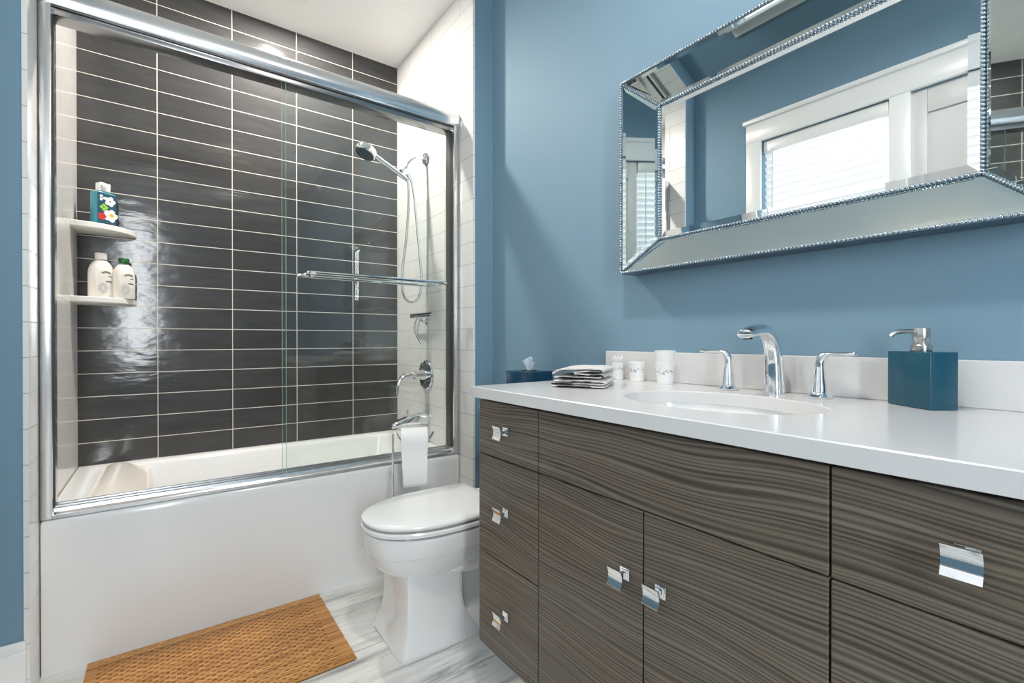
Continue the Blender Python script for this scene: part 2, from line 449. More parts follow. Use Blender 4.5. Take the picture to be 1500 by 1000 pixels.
# window in the left wall: casing, sill, mullion post, flat centre panel, glowing daylight panes
PY0, PY1 = 0.43, 0.725
b = B()
box(b, WL, WL+.022, WY1, WY1+.09, WZ0-.02, WZ1+.02, .004); box(b, WL, WL+.022, WY0-.09, WY0, WZ0-.02, WZ1+.02, .004)
box(b, WL, WL+.024, WY0-.09, WY1+.09, WZ1, WZ1+.125, .004); box(b, WL, WL+.040, WY0-.105, WY1+.105, WZ1+.118, WZ1+.145, .006)
box(b, WL-.02, WL+.05, WY0-.10, WY1+.10, WZ0-.03, WZ0, .006); box(b, WL, WL+.018, WY0-.09, WY1+.09, WZ0-.10, WZ0-.03, .004)
box(b, WL-.1, WL+.02, PY1, PY1+.085, WZ0, WZ1, .004)
win = struct('window_1', b, M_TRIM, smooth=30)
b = B(); box(b, WL-.05, WL-.02, PY0, PY1, WZ0, WZ1); box(b, WL-.02, WL-.008, PY0, PY0+.06, WZ0, WZ1, .003); box(b, WL-.02, WL-.008, PY1-.06, PY1, WZ0, WZ1, .003)
box(b, WL-.02, WL-.008, PY0+.06, PY1-.06, WZ1-.12, WZ1, .003)
obj('centre_panel', b, M_GREYPANEL, win, smooth=30)
for y0, y1 in ((PY1+.085, WY1), (WY0, PY0)):
    b = B(); box(b, WL-.11, WL-.10, y0, y1, WZ0, WZ1); obj('daylight_pane', b, M_SKYPANE, win, smooth=0)
    b = B(); box(b, WL-.10, WL-.07, y0, y0+.04, WZ0, WZ1, .003); box(b, WL-.10, WL-.07, y1-.04, y1, WZ0, WZ1, .003)
    box(b, WL-.10, WL-.07, y0, y1, WZ0, WZ0+.05, .003); box(b, WL-.10, WL-.07, y0, y1, WZ1-.05, WZ1, .003); box(b, WL-.10, WL-.07, y0, y1, 1.62, 1.66, .003)
    obj('sash_frame', b, M_TRIM, win, smooth=30)
def blind(y0, y1, label):
    t = thing('window_blind', (WL-.03, (y0+y1)/2, WZ0), label, 'blind', 'white slatted blinds in the left wall window')
    b = B(); box(b, WL-.06, WL-.005, y0+.006, y1-.006, WZ1-.075, WZ1-.002, .004); obj('head_rail', b, M_TRIM, t, smooth=30)
    b = B(); z = WZ1-.10
    while z > WZ0+.05:
        M = Matrix.Translation((WL-.035, 0, z)) @ Matrix.Rotation(math.radians(-56), 4, 'Y')
        box(b, -.025, .025, y0+.008, y1-.008, -.0015, .0015, .0008, 1, M); z -= 0.042
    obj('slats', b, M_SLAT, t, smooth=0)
    b = B(); box(b, WL-.058, WL-.012, y0+.008, y1-.008, WZ0+.004, WZ0+.024, .003); obj('bottom_rail', b, M_TRIM, t, smooth=30)
    b = B(); tube(b, [(WL-.004, y1-.06, WZ1-.06), (WL-.002, y1-.06, WZ0+.35)], .0035, 8); obj('tilt_wand', b, M_GREYPANEL, t)
blind(PY1+.087, WY1, 'white slatted blind glowing with daylight, nearer the bathtub, seen in the mirror')
blind(WY0, PY0-.002, 'white slatted blind at the far right edge of the mirror reflection')
# rear wall: panelled door and a small bright window
b = B(); DX0, DX1, DZ = 0.05, 0.80, 2.03
box(b, DX0-.09, DX0, YR, YR+.022, 0, DZ+.09, .003); box(b, DX1, DX1+.09, YR, YR+.022, 0, DZ+.09, .003); box(b, DX0-.1, DX1+.1, YR, YR+.026, DZ, DZ+.10, .003)
struct('trim_1', b, M_TRIM, 30)
b = B(); box(b, DX0, DX1, YR, YR+.012, .008, DZ)
for x0, x1 in ((DX0, DX0+.12), (DX1-.12, DX1)): box(b, x0, x1, YR+.010, YR+.020, .008, DZ, .003)
for z0, z1 in ((.008, .22), (.92, 1.06), (DZ-.13, DZ)): box(b, DX0+.12, DX1-.12, YR+.010, YR+.020, z0, z1, .003)
dr = struct('door_1', b, M_GREYPANEL, 30)
b = B(); lathe(b, [(.026, 0), (.026, .006), (.01, .01), (.01, .03), (.026, .04), (.029, .055), (.018, .07), (0, .072)], (DX0+.06, YR+.02, .98), 'Y', 20); obj('door_knob', b, M_NICKEL, dr)
b = B()
RX0, RX1, RZ0, RZ1 = -0.415, -0.17, 0.78, 2.52
for q in ((RX0-.05, RX0, RZ0-.05, RZ1+.05), (RX1, RX1+.05, RZ0-.05, RZ1+.05), (RX0, RX1, RZ1, RZ1+.05), (RX0, RX1, RZ0-.05, RZ0)):
    box(b, q[0], q[1], YR, YR+.02, q[2], q[3], .003)
w2 = struct('window_2', b, M_TRIM, 30)
b = B(); box(b, RX0, RX1, YR, YR+.006, RZ0, RZ1); obj('daylight_pane', b, emit('rear_daylight_pane', (.93, .97, 1, 1), REAR_GLOW), w2, smooth=0)

# ceiling vent, ceiling light, recessed light over the tub
t = thing('ceiling_vent', (.55, .62, ZC), 'white slatted vent on the ceiling, reflected in the mirror frame', 'vent')
b = B(); box(b, .46, .64, .47, .77, ZC-.010, ZC-.0005, .003); obj('vent_frame', b, M_TRIM, t, smooth=30)
b = B()
for k in range(13): box(b, .475+k*.0122, .480+k*.0122, .485, .755, ZC-.013, ZC-.009)
obj('slat_gaps', b, M_DARKMETAL, t, smooth=0)
LX, LY = .507, .60
t = thing('ceiling_light', (LX, LY, ZC), 'small ceiling light with four warm bulbs, reflected in the dark shower tiles', 'ceiling light')
b = B(); lathe(b, [(.0, -.002), (.075, -.002), (.075, -.014), (.06, -.02), (.012, -.024), (.012, -.055), (0, -.056)], (LX, LY, ZC), 'Z', 32); obj('canopy', b, M_CHROME, t)
for k in range(4):
    a = PI/4 + k*PI/2; ex, ey = LX+.095*math.cos(a), LY+.095*math.sin(a)
    b = B(); tube(b, spline([(LX, LY, ZC-.048), (LX+.05*math.cos(a), LY+.05*math.sin(a), ZC-.052), (ex, ey, ZC-.07)], 5), .005, 10); lathe(b, [(0, .012), (.014, .012), (.016, 0), (0, 0)], (ex, ey, ZC-.085), 'Z', 16); obj('arm', b, M_CHROME, t)
    b = B(); lathe(b, [(0, 0), (.010, -.002), (.017, -.022), (.018, -.034), (.012, -.056), (0, -.066)], (ex, ey, ZC-.085), 'Z', 20); obj('bulb', b, M_BULB, t)
lamp('lamp_glow', 'AREA', (LX, LY, ZC-.17), CEILING_LAMP, (1.0, .95, .89), .11, parent=t)
t = thing('recessed_light', (.50, 2.50, ZC), 'warm round recessed light over the bathtub', 'ceiling light')
b = B(); lathe(b, [(.05, -.001), (.078, -.001), (.078, -.008), (.05, -.010)], (.50, 2.50, ZC), 'Z', 32); obj('trim_ring', b, M_TRIM, t)
b = B(); lathe(b, [(0, -.001), (.05, -.001), (.05, -.003), (0, -.003)], (.50, 2.50, ZC), 'Z', 32); obj('lens', b, M_DIFF, t)
lamp('lamp_glow', 'AREA', (.50, 2.50, ZC-.012), SHOWER_LAMP, (1.0, .93, .86), .10, parent=t)

# ================================================================= BATHTUB
ZT = 0.4855
t = thing('bathtub', ((XL+XR)/2, YF, 0), 'white alcove bathtub with a plain apron front under the glass door', 'bathtub')
b = B()
nx = 44
def rrect(x0, x1, y0, y1, r, z, n=8):
    out = []
    for cx, cy, a0 in ((x1-r, y1-r, 0), (x0+r, y1-r, PI/2), (x0+r, y0+r, PI), (x1-r, y0+r, 3*PI/2)):
        for k in range(n+1):
            a = a0 + PI/2*k/n; out.append(Vector((cx+r*math.cos(a), cy+r*math.sin(a), z)))
    return out
x0, x1, y0, y1 = XL+.002, XR-.002, YF, YB-.001
rings = [rrect(x0, x1, y0+.001, y1, .004, 0), rrect(x0, x1, y0, y1, .004, .02), rrect(x0, x1, y0, y1, .004, ZT-.035),
         rrect(x0, x1, y0, y1, .005, ZT-.012), rrect(x0+.001, x1-.001, y0+.004, y1-.001, .006, ZT-.004), rrect(x0+.003, x1-.003, y0+.012, y1-.002, .008, ZT),
         rrect(x0+.085, x1-.075, y0+.098, y1-.055, .085, ZT), rrect(x0+.09, x1-.08, y0+.103, y1-.06, .085, ZT-.004),
         rrect(x0+.10, x1-.085, y0+.108, y1-.066, .085, ZT-.02), rrect(x0+.22, x1-.11, y0+.13, y1-.09, .10, ZT-.22),
         rrect(x0+.30, x1-.13, y0+.15, y1-.11, .11, .16), rrect(x0+.36, x1-.18, y0+.20, y1-.16, .10, .125)]
loft(b, rings)
obj('tub_shell', b, M_ACRYL, t, smooth=40)
# moulded headrest at the left end of the basin
b = B(); rings = []
prof = [(-.225, ZT-.004), (-.215, ZT+.010), (-.195, ZT+.019), (-.170, ZT+.020), (-.145, ZT+.012), (-.115, ZT-.006), (-.09, ZT-.016), (-.072, ZT-.022), (-.064, ZT-.03), (-.062, ZT-.10), (-.15, ZT-.10), (-.225, ZT-.06)]
for y, s in ((2.150, .55), (2.158, .9), (2.175, 1), (2.45, 1), (2.72, 1), (2.742, .9), (2.752, .55)):
    rings.append([Vector((x, y, ZT-.02 + (z-ZT+.02)*s)) for x, z in prof])
loft(b, rings); obj('headrest', b, mat('warm_white_acrylic', srgb(238, 232, 224), rough=.2), t, smooth=50)
b = B(); lathe(b, [(0, 0), (.036, 0), (.036, .004), (.028, .010), (0, .010)], (XR-.125, 2.44, .30), 'X', 24, Matrix.Rotation(PI, 3, 'Z')); obj('overflow_plate', b, M_CHROME, t)

# ================================================================= SLIDING SHOWER DOOR
t = thing('sliding_shower_door', ((XL+XR)/2, 2.085, ZT), 'chrome framed sliding glass tub door with both panels slid right', 'shower door')
b = B()
prof = []
yc = 2.035
for yy, zz in ((2.135, 2.100), (2.135, 2.178), (2.115, 2.183), (2.085, 2.183), (2.062, 2.178), (2.045, 2.167), (2.035, 2.150), (2.031, 2.130), (2.033, 2.112), (2.040, 2.100), (2.052, 2.098), (2.052, 2.108), (2.125, 2.108), (2.125, 2.100)):
    prof.append((yy, zz))
loft(b, [[Vector((x, y, z)) for y, z in prof] for x in (XL+.002, XR-.002)]); obj('header_rail', b, M_SATIN, t, smooth=40)
b = B(); box(b, XL+.004, XR-.004, 2.056, 2.122, 2.076, 2.108, .002); obj('header_channel', b, mat('grey_channel', (.32, .32, .32, 1), rough=.25, metal=1), t, smooth=30)
b = B()
prof = [(2.045, ZT+.001), (2.045, ZT+.012), (2.052, ZT+.016), (2.060, ZT+.018), (2.064, ZT+.028), (2.070, ZT+.029), (2.072, ZT+.016), (2.084, ZT+.016), (2.086, ZT+.031), (2.093, ZT+.032), (2.095, ZT+.016), (2.108, ZT+.016), (2.110, ZT+.034), (2.118, ZT+.034), (2.128, ZT+.014), (2.128, ZT+.001)]
loft(b, [[Vector((x, y, z)) for y, z in prof] for x in (XL+.030, XR-.028)]); obj('bottom_track', b, M_SATIN, t, smooth=30)
for x0, x1 in ((XL+.001, XL+.030), (XR-.028, XR-.001)):
    b = B(); box(b, x0, x1, 2.042, 2.130, ZT+.001, 2.108, .003); jb = obj('side_jamb', b, M_SATIN, t, smooth=30)
    b = B(); xs = x1 if x0 < 0 else x0-.003
    box(b, xs, xs+.003, 2.056, 2.072 if x0 < 0 else 2.120, ZT+.034, 2.075); obj('rubber_seal', b, M_DARKMETAL, jb, smooth=0)
def glass_panel(xa, xb, y, bar_y, bx0, bx1, ztop):
    b = B(); box(b, xa, xb, y-.003, y+.003, ZT+.022, ztop); g = obj('glass_panel', b, M_GLASS, t, smooth=0)
    b = B(); box(b, xa-.0012, xa-.0002, y-.003, y+.003, ZT+.022, ztop); obj('polished_edge', b, M_GLASSEDGE, g, smooth=0)
    b = B(); z = 1.319; s = 1 if bar_y > y else -1
    pts = spline([(bx0+.03, y+s*.004, z), (bx0+.012, y+s*.02, z), (bx0+.004, bar_y-s*.012, z), (bx0+.02, bar_y, z), (bx0+.07, bar_y, z), ((bx0+bx1)/2, bar_y, z),
                  (bx1-.07, bar_y, z), (bx1-.02, bar_y, z), (bx1-.004, bar_y-s*.012, z), (bx1-.012, y+s*.02, z), (bx1-.03, y+s*.004, z)], 6)
    tube(b, pts, 0, 10, flat=[(.011, .008)]*len(pts))
    obj('towel_bar', b, M_CHROME, g)
    for bx in (bx0+.03, bx1-.03):
        b = B(); lathe(b, [(0, 0), (.012, 0), (.013, s*.005), (.008, s*.007), (0, s*.007)], (bx, y+s*.003, 1.319), 'Y', 20); obj('bar_flange', b, M_CHROME, g)
glass_panel(.385, XR-.030, 2.066, 2.000, .455, 1.075, 2.085)
glass_panel(.375, XR-.032, 2.092, 2.140, .440, 1.065, 2.085)

# ================================================================= CORNER SHELVES AND BOTTLES
def shelf(z, label):
    b = B(); R = .205; n = 20
    def ring(zz, r):
        return [Vector((XL+.0005, YB-.0005, zz))] + [Vector((XL+.0005+max(0, r*math.cos(PI/2*k/n))**1*1.0, YB-.0005-r*math.sin(PI/2*k/n)*.92, zz)) for k in range(n+1)]
    loft(b, [ring(z-.024, R-.004), ring(z-.021, R), ring(z-.003, R), ring(z, R-.003)])
    return tag(obj('corner_shelf', b, M_SHELF, base=(XL+.07, YB-.07, z-.024), smooth=40), label, 'shelf', 'white corner shelves in the shower')
SZ1, SZ2 = 1.545, 1.232
shelf(SZ1, 'upper white quarter-round corner shelf holding the blue body wash')
shelf(SZ2, 'lower white quarter-round corner shelf holding the two cream bottles')

def ellipse_loft(b, c, prof, ratio=.62, n=32, rz=0.0):
    R = Matrix.Rotation(rz, 3, 'Z'); rings = []
    for r, h in prof:
        rings.append([Vector(c) + R @ Vector((r*math.cos(2*PI*k/n), r*ratio*math.sin(2*PI*k/n), h)) for k in range(n)])
    loft(b, rings)

FACE = -math.radians(4)    # bottles turned towards the room
def on_face(c, rz, x, yoff, z):
    return Vector(c) + Matrix.Rotation(rz, 3, 'Z') @ Vector((x, yoff, z))
def pump_free_bottle(c, H, r, capmat, caph, label, rz):
    t = thing('shampoo_bottle', c, label, 'bottle', 'cream bottles on the lower corner shelf')
    b = B(); ellipse_loft(b, c, [(r*.94, 0), (r, .004), (r, H*.62), (r*.97, H*.72), (r*.86, H*.82), (r*.66, H*.92), (r*.45, H*.975), (r*.36, H)], .68, 32, rz); obj('bottle_body', b, M_BOTTLE, t, smooth=50)
    b = B(); lathe(b, [(0, H), (r*.44, H), (r*.46, H+.002), (r*.46, H+caph-.002), (r*.42, H+caph), (0, H+caph)], c, 'Z', 28); obj('cap', b, capmat, t, smooth=50)
    # label print: an arched ribbon, short text lines and a pale flower
    b = B()
    def surf(x, z, lift=.0011):
        yy = -math.sqrt(max(0.0, 1-(x/r)**2))*r*.68
        return on_face(c, rz, x, yy-lift, z)
    n = 12
    for k in range(n):
        a0, a1 = PI*.82-(PI*.64)*k/n, PI*.82-(PI*.64)*(k+1)/n
        q = []
        for a, rad in ((a0, .022), (a1, .022), (a1, .0150), (a0, .0150)):
            q.append(b.verts.new(surf(r*.16+rad*math.cos(a), H*.585+rad*math.sin(a)*.8)))
        b.faces.new(q)
    for z, x0, x1 in ((H*.55, .28, .62), (H*.42, .10, .58), (H*.405, .2, .62)):
        q = [b.verts.new(surf(r*x, zz)) for x, zz in ((x0, z), (x1, z), (x1, z+.0036), (x0, z+.0036))]; b.faces.new(q)
    obj('printed_emblem', b, M_INK, t, smooth=0)
    b = B()
    for k in range(7):
        a = 2*PI*k/7; cx, cz = -.12*r+.011*math.cos(a), H*.25+.016*math.sin(a)
        q = [b.verts.new(surf(cx+.007*math.cos(a+j*PI/3), cz+.008*math.sin(a+j*PI/3))) for j in range(6)]; b.faces.new(q)
    obj('printed_flower', b, M_INK2, t, smooth=0)
pump_free_bottle((-.235, 2.735, SZ2+.0005), .168, .046, M_BOTTLE, .028, 'cream shampoo bottle with a cream cap on the lower corner shelf', .45)
pump_free_bottle((-.158, 2.742, SZ2+.0005), .158, .042, M_GREENCAP, .024, 'cream shampoo bottle with a dark green cap', .45)
c = Vector((-.228, 2.742, SZ1+.0005))
t = thing('body_wash_bottle', c, 'flat teal body wash bottle with a flower label on the upper corner shelf', 'bottle')
rz = .62; M = Matrix.Translation(c) @ Matrix.Rotation(rz, 4, 'Z')
b = B(); box(b, -.038, .038, -.024, .024, 0, .150, .006, 3, M); obj('bottle_body', b, M_TEALB, t)
b = B(); box(b, -.022, .022, -.016, .016, .152, .192, .004, 3, M); obj('cap', b, M_CLEARCAP, t)
b = B(); box(b, -.0365, .0365, -.0248, -.0240, .008, .143, 0, 1, M); lb = obj('front_label', b, M_TEALL, t, smooth=0)
def petals(cx, cz, r0, n, m, name, lift):
    b = B()
    for k in range(n):
        a = 2*PI*k/n
        q = [b.verts.new(M @ Vector((cx + r0*(.62*math.cos(a)+.48*math.cos(a+j*2*PI/8)), -.0250-lift, cz + r0*(.62*math.sin(a)+.48*math.sin(a+j*2*PI/8))))) for j in range(8)]
        b.faces.new(q)
    obj(name, b, m, lb, smooth=0)
petals(.014, .050, .026, 5, M_WHT, 'white_flower', .0002); petals(.018, .052, .009, 5, M_YEL, 'yellow_centre', .0005)
petals(-.019, .042, .0155, 5, M_RED, 'red_flower', .0003); petals(-.012, .082, .015, 4, M_GRN, 'green_leaf', .0002)
petals(.012, .112, .020, 5, M_WHT, 'white_leaf_print', .0002); petals(-.018, .122, .013, 3, M_WHT, 'white_leaf_print', .0002)

# ================================================================= SHOWER FITTINGS
SY = 2.405
t = thing('hand_shower', (XR, SY, 2.048), 'chrome hand shower on a wall arm with a looping hose', 'shower head')
b = B(); lathe(b, [(0, 0), (.032, 0), (.034, -.004), (.030, -.012), (.018, -.018), (0, -.018)], (XR-.0005, SY, 2.055), 'X', 28); obj('wall_flange', b, M_CHROME, t)
b = B(); tube(b, spline([(XR-.006, SY, 2.055), (XR-.03, SY, 2.052), (XR-.075, SY, 2.035), (XR-.11, SY, 2.000), (XR-.125, SY, 1.960)], 7), .0105, 14); obj('shower_arm', b, M_CHROME, t)
b = B(); tube(b, [(XR-.105, SY, 1.965), (XR-.118, SY, 1.958), (XR-.150, SY, 1.945)], [.015, .019, .019], 16)
tube(b, [(XR-.112, SY, 1.966), (XR-.095, SY, 1.925)], [.015, .013], 14); obj('holder', b, M_CHROME, t)
hd = Vector((.826, SY-.005, 2.020)); hb = Vector((XR-.118, SY-.006, 1.915))
b = B(); pts = spline([hb, hb.lerp(hd, .35)+Vector((0, 0, .002)), hb.lerp(hd, .75)+Vector((0, 0, .004)), hd+Vector((.01, 0, .012))], 6)
tube(b, pts, [.0115+.002*math.sin(k/len(pts)*PI) for k in range(len(pts))], 14); hs = obj('handle', b, M_CHROME, t)
ax = Vector((-.42, -.06, -.90)).normalized(); Mh = ax.to_track_quat('Z', 'Y').to_matrix()
b = B(); lathe(b, [(0, -.022), (.030, -.022), (.050, -.012), (.054, 0), (.054, .020), (.050, .024), (0, .024)], hd, 'Z', 36, Mh); obj('spray_head', b, M_CHROME, t, smooth=30)
b = B(); lathe(b, [(0, .0242), (.045, .0242), (.045, .0262), (0, .0262)], hd, 'Z', 32, Mh)
for ring_r, cnt in ((.012, 6), (.024, 12), (.036, 18)):
    for k in range(cnt):
        a = 2*PI*k/cnt; lathe(b, [(.0022, .026), (.0018, .029), (0, .029)], hd + Mh @ Vector((ring_r*math.cos(a), ring_r*math.sin(a), 0)), 'Z', 6, Mh)
obj('spray_face', b, M_RUBBER, t)
b = B(); tube(b, spline([hb, (XR-.110, SY-.006, 1.885), (XR-.108, SY-.004, 1.80), (XR-.118, SY, 1.62), (XR-.140, SY, 1.44), (XR-.145, SY, 1.34), (XR-.128, SY, 1.275), (XR-.085, SY, 1.255), (XR-.045, SY, 1.285),
                       (XR-.030, SY, 1.37), (XR-.040, SY, 1.50), (XR-.058, SY, 1.68), (XR-.072, SY, 1.82), (XR-.085, SY, 1.90), (XR-.098, SY, 1.93)], 8), .0068, 10); obj('hose', b, M_SATIN, t)

t = thing('wall_hook', (XR, 2.392, 1.15), 'small chrome hook on the white tile holding the squeegee', 'hook')
b = B(); lathe(b, [(0, 0), (.016, 0), (.016, -.006), (.006, -.010), (.006, -.034), (0, -.034)], (XR-.0005, 2.392, 1.150), 'X', 20)
tube(b, [(XR-.032, 2.392, 1.150), (XR-.040, 2.392, 1.158)], .005, 8); obj('hook_body', b, M_CHROME, t)
t = thing('squeegee', (XR-.05, 2.38, 1.0), 'chrome squeegee with curved handle hanging on the white tile', 'squeegee')
b = B(); box(b, XR-.052, XR-.040, 2.255, 2.515, 1.172, 1.186, .003); obj('blade_bar', b, M_SATIN, t, smooth=30)
b = B(); box(b, XR-.049, XR-.044, 2.255, 2.515, 1.186, 1.194); obj('rubber_blade', b, M_DARKMETAL, t, smooth=0)
for s in (-1, 1):
    b = B(); tube(b, spline([(XR-.046, 2.388+s*.022, 1.175), (XR-.062, 2.392+s*.026, 1.145), (XR-.068, 2.395+s*.017, 1.10), (XR-.050, 2.392+s*.008, 1.05), (XR-.030, 2.390, 1.012)], 7), .0045, 10); obj('handle', b, M_CHROME, t)

t = thing('shower_valve', (XR, SY, .85), 'chrome shower valve with round plate and curved lever on white tile', 'shower valve')
b = B(); lathe(b, [(0, 0), (.080, 0), (.082, -.004), (.078, -.010), (.050, -.016), (.030, -.020), (0, -.020)], (XR-.0005, SY, .855), 'X', 40); obj('round_plate', b, M_CHROME, t)
b = B(); lathe(b, [(0, -.015), (.030, -.018), (.026, -.040), (.022, -.075), (0, -.078)], (XR, SY, .855), 'X', 28); obj('hub', b, M_CHROME, t)
b = B(); pts = spline([(XR-.065, SY, .857), (XR-.10, SY, .855), (XR-.135, SY, .848), (XR-.160, SY, .825), (XR-.170, SY, .785), (XR-.172, SY, .755)], 6)
tube(b, pts, 0, 14, flat=[(.018-.008*k/len(pts), .0165-.008*k/len(pts)) for k in range(len(pts))]); obj('lever', b, M_CHROME, t)
t = thing('tub_spout', (XR, SY, .61), 'chrome bathtub spout below the shower valve', 'tub spout')
b = B(); rings = []
for x, zt, zb, wd in ((0, .650, .578, .036), (.02, .652, .576, .037), (.06, .648, .580, .034), (.11, .636, .582, .030), (.16, .622, .580, .029), (.200, .606, .576, .027), (.208, .600, .582, .022)):
    n = 24; zc, hz = (zt+zb)/2, (zt-zb)/2
    rings.append([Vector((XR-.0005-x, SY+wd*math.copysign(abs(math.cos(2*PI*k/n))**.7, math.cos(2*PI*k/n)), zc+hz*math.copysign(abs(math.sin(2*PI*k/n))**.7, math.sin(2*PI*k/n)))) for k in range(n)])
loft(b, rings); obj('spout_body', b, M_CHROME, t)
b = B(); lathe(b, [(.006, .640), (.006, .655), (.010, .657), (.010, .666), (0, .668)], (XR-.115, SY, 0), 'Z', 16); obj('diverter_knob', b, M_CHROME, t)

# ================================================================= TOILET
CY = 1.565
t = thing('toilet', (.80, CY, 0), 'white elongated two piece toilet between the bathtub and vanity', 'toilet')
b = B()
ped = [(0, .606, .905, .138), (.010, .604, .905, .139), (.022, .608, .902, .137), (.042, .617, .888, .129), (.068, .625, .871, .121), (.10, .630, .858, .116), (.14, .633, .850, .1135), (.20, .634, .850, .113), (.255, .632, .850, .113), (.30, .64, .85, .11)]
def sqring(x0, x1, hy, ch, z, cf=.022, n=3):
    """rectangle with chamfered / softened corners, bowed front"""
    out = []
    cxs = ((x1, 1, 1), (x0, -1, 1), (x0, -1, -1), (x1, 1, -1))
    for x, sx, sy in cxs:
        p = Vector((x, CY+sy*hy, z)); a = p + Vector((-sx*cf, 0, 0)); c2 = p + Vector((0, -sy*cf, 0))
        seq = [a, p*.5 + (a+c2)*.25, c2] if sx*sy < 0 else [c2, p*.5 + (a+c2)*.25, a]
        out += seq if True else []
    return out
rings = [sqring(x0, x1, hy, 0, z) for z, x0, x1, hy in ped]
loft(b, rings)
# rear base and trapway
loft(b, [sqring(.86, 1.06, hy, 0, z) for z, hy in ((0, .125), (.015, .125), (.04, .10), (.08, .085), (.30, .08))])
obj('pedestal', b, M_PORC, t, smooth=28)
b = B()
bow = [(.240, .155, .13, .095, 2.6), (.250, .185, .20, .118, 2.5), (.262, .205, .26, .134, 2.4), (.285, .228, .30, .152, 2.3), (.310, .240, .32, .162, 2.25), (.328, .246, .33, .168, 2.2), (.332, .247, .33, .169, 2.2),
       (.336, .254, .33, .175, 2.2), (.345, .257, .335, .178, 2.2), (.392, .259, .335, .180, 2.2), (.398, .254, .33, .175, 2.2)]
loft(b, [superring(.80, CY, z, r0+.008, r1, ry, e, 64) for z, r0, r1, ry, e in bow])
# trapway bulge under the bowl, towards the rear
loft(b, [superring(.93, CY, z, r0, .15, ry, 2.4, 40) for z, r0, ry in ((.215, .10, .09), (.222, .16, .118), (.240, .20, .135), (.265, .21, .145), (.30, .2, .14))])
box(b, .98, 1.255, CY-.10, CY+.10, .25, .385, .02, 3)
obj('bowl', b, M_PORC, t, smooth=35)
def dshape(z, inset, n=40):
    """toilet seat outline: elongated round front, sides tapering a little to a straight back"""
    hw, xb, rc = .183-inset, 1.018-inset, .016
    out = []
    for k in range(33):          # front half, far side round to the near side
        a = PI/2 + PI*k/32; ca, sa = math.cos(a), math.sin(a)
        out.append(Vector((.80 + math.copysign(abs(ca)**(2/2.25), ca)*(.271-inset), CY + math.copysign(abs(sa)**(2/2.25), sa)*hw, z)))
    side = lambda x: hw - .017*((x-.80)/.218)**2
    near = []
    for k in range(1, 11):
        x = .80 + (xb-rc-.80)*k/10; near.append((x, side(x)))
    yb = near[-1][1]
    for k in range(1, 6):
        a = PI/2*(1-k/5); near.append((xb-rc+rc*math.cos(a), yb-rc+rc*math.sin(a)))
    near.append((xb, yb*.5))
    out += [Vector((x, CY-y, z)) for x, y in near]
    out.append(Vector((xb, CY, z)))
    out += [Vector((x, CY+y, z)) for x, y in reversed(near)]
    return out
b = B(); loft(b, [dshape(.4040, .026), dshape(.4055, .004), dshape(.409, 0), dshape(.418, 0), dshape(.422, .004), dshape(.423, .026)]); obj('seat', b, M_SEAT, t, smooth=40)
for q in ((.556, .570, CY-.012, CY+.012), (.62, .64, CY-.135, CY-.115), (.62, .64, CY+.115, CY+.135)):
    b = B(); box(b, *q, .3985, .4025); obj('seat_bumper', b, M_SEAT, t, smooth=0)
b = B(); loft(b, [dshape(.4290, .026), dshape(.4298, .005), dshape(.434, .001), dshape(.440, .001), dshape(.4455, .006), dshape(.449, .018), dshape(.4515, .045), dshape(.4525, .09)]); obj('lid', b, M_SEAT, t, smooth=40)
for s in (-1, 1):
    b = B(); tube(b, [(1.036, CY+s*.075-.02, .420), (1.036, CY+s*.075+.02, .420)], .016, 14); obj('hinge', b, M_SEAT, t)
b = B(); box(b, 1.098, 1.272, CY-.17, CY+.17, .386, .745, .022, 4); obj('tank', b, M_PORC, t)
b = B(); box(b, 1.090, 1.276, CY-.178, CY+.178, .746, .776, .010, 3); obj('tank_lid', b, M_PORC, t)
b = B(); tube(b, [(1.098, CY+.13, .69), (1.082, CY+.13, .69)], .012, 14); tube(b, [(1.084, CY+.13, .69), (1.078, CY+.06, .682)], [.007, .005], 10); obj('flush_lever', b, M_CHROME, t)

# ================================================================= PAPER STAND AND ROLL
PC = Vector((.85, 1.875, .622)); ang = math.radians(-22); ux = Vector((math.cos(ang), math.sin(ang), 0)); uy = Vector((-ux.y, ux.x, 0))
t = thing('toilet_paper_stand', (PC.x, PC.y, 0), 'slim chrome wire toilet paper stand between toilet and bathtub', 'toilet paper holder')
b = B(); L = PC - ux*.088
lathe(b, [(0, 0), (.062, 0), (.064, .004), (.058, .010), (.01, .014), (0, .014)], (L.x+.055*ux.x, L.y+.055*ux.y, 0.0), 'Z', 32); obj('base', b, M_CHROME, t)
b = B(); tube(b, [(L.x, L.y, .010), (L.x, L.y, .645)], .0048, 12); obj('pole', b, M_CHROME, t)
b = B()
tube(b, spline([Vector((L.x, L.y, .640)), Vector((L.x, L.y, .652)) + ux*.004, Vector((L.x, L.y, .650)) + ux*.016, PC - ux*.058 + Vector((0, 0, .004)), PC - ux*.05, PC, PC + ux*.056, PC + ux*.068 + Vector((0, 0, .008)), PC + ux*.082 + Vector((0, 0, .032))], 6), .0042, 10)
obj('arm', b, M_CHROME, t)
t = thing('toilet_paper_roll', PC - Vector((0, 0, .05)), 'white toilet paper roll with a long hanging sheet on the wire stand', 'toilet paper')
Mr = Matrix((ux, uy, Vector((0, 0, 1)))).transposed()
b = B(); lathe(b, [(.020, -.055), (.051, -.055), (.0525, -.053), (.0525, .053), (.051, .055), (.020, .055)], PC, 'X', 40, Mr); obj('roll', b, M_PAPER, t)
b = B(); lathe(b, [(.0155, -.0555), (.0205, -.0555), (.0205, .0555), (.0155, .0555)], PC, 'X', 32, Mr); obj('cardboard_core', b, M_CARD, t)
b = B(); sec = []
for k in range(9):
    a = PI/2*(k/8)*1.0
    sec.append((-.0535*math.sin(a), .0535*math.cos(a)))
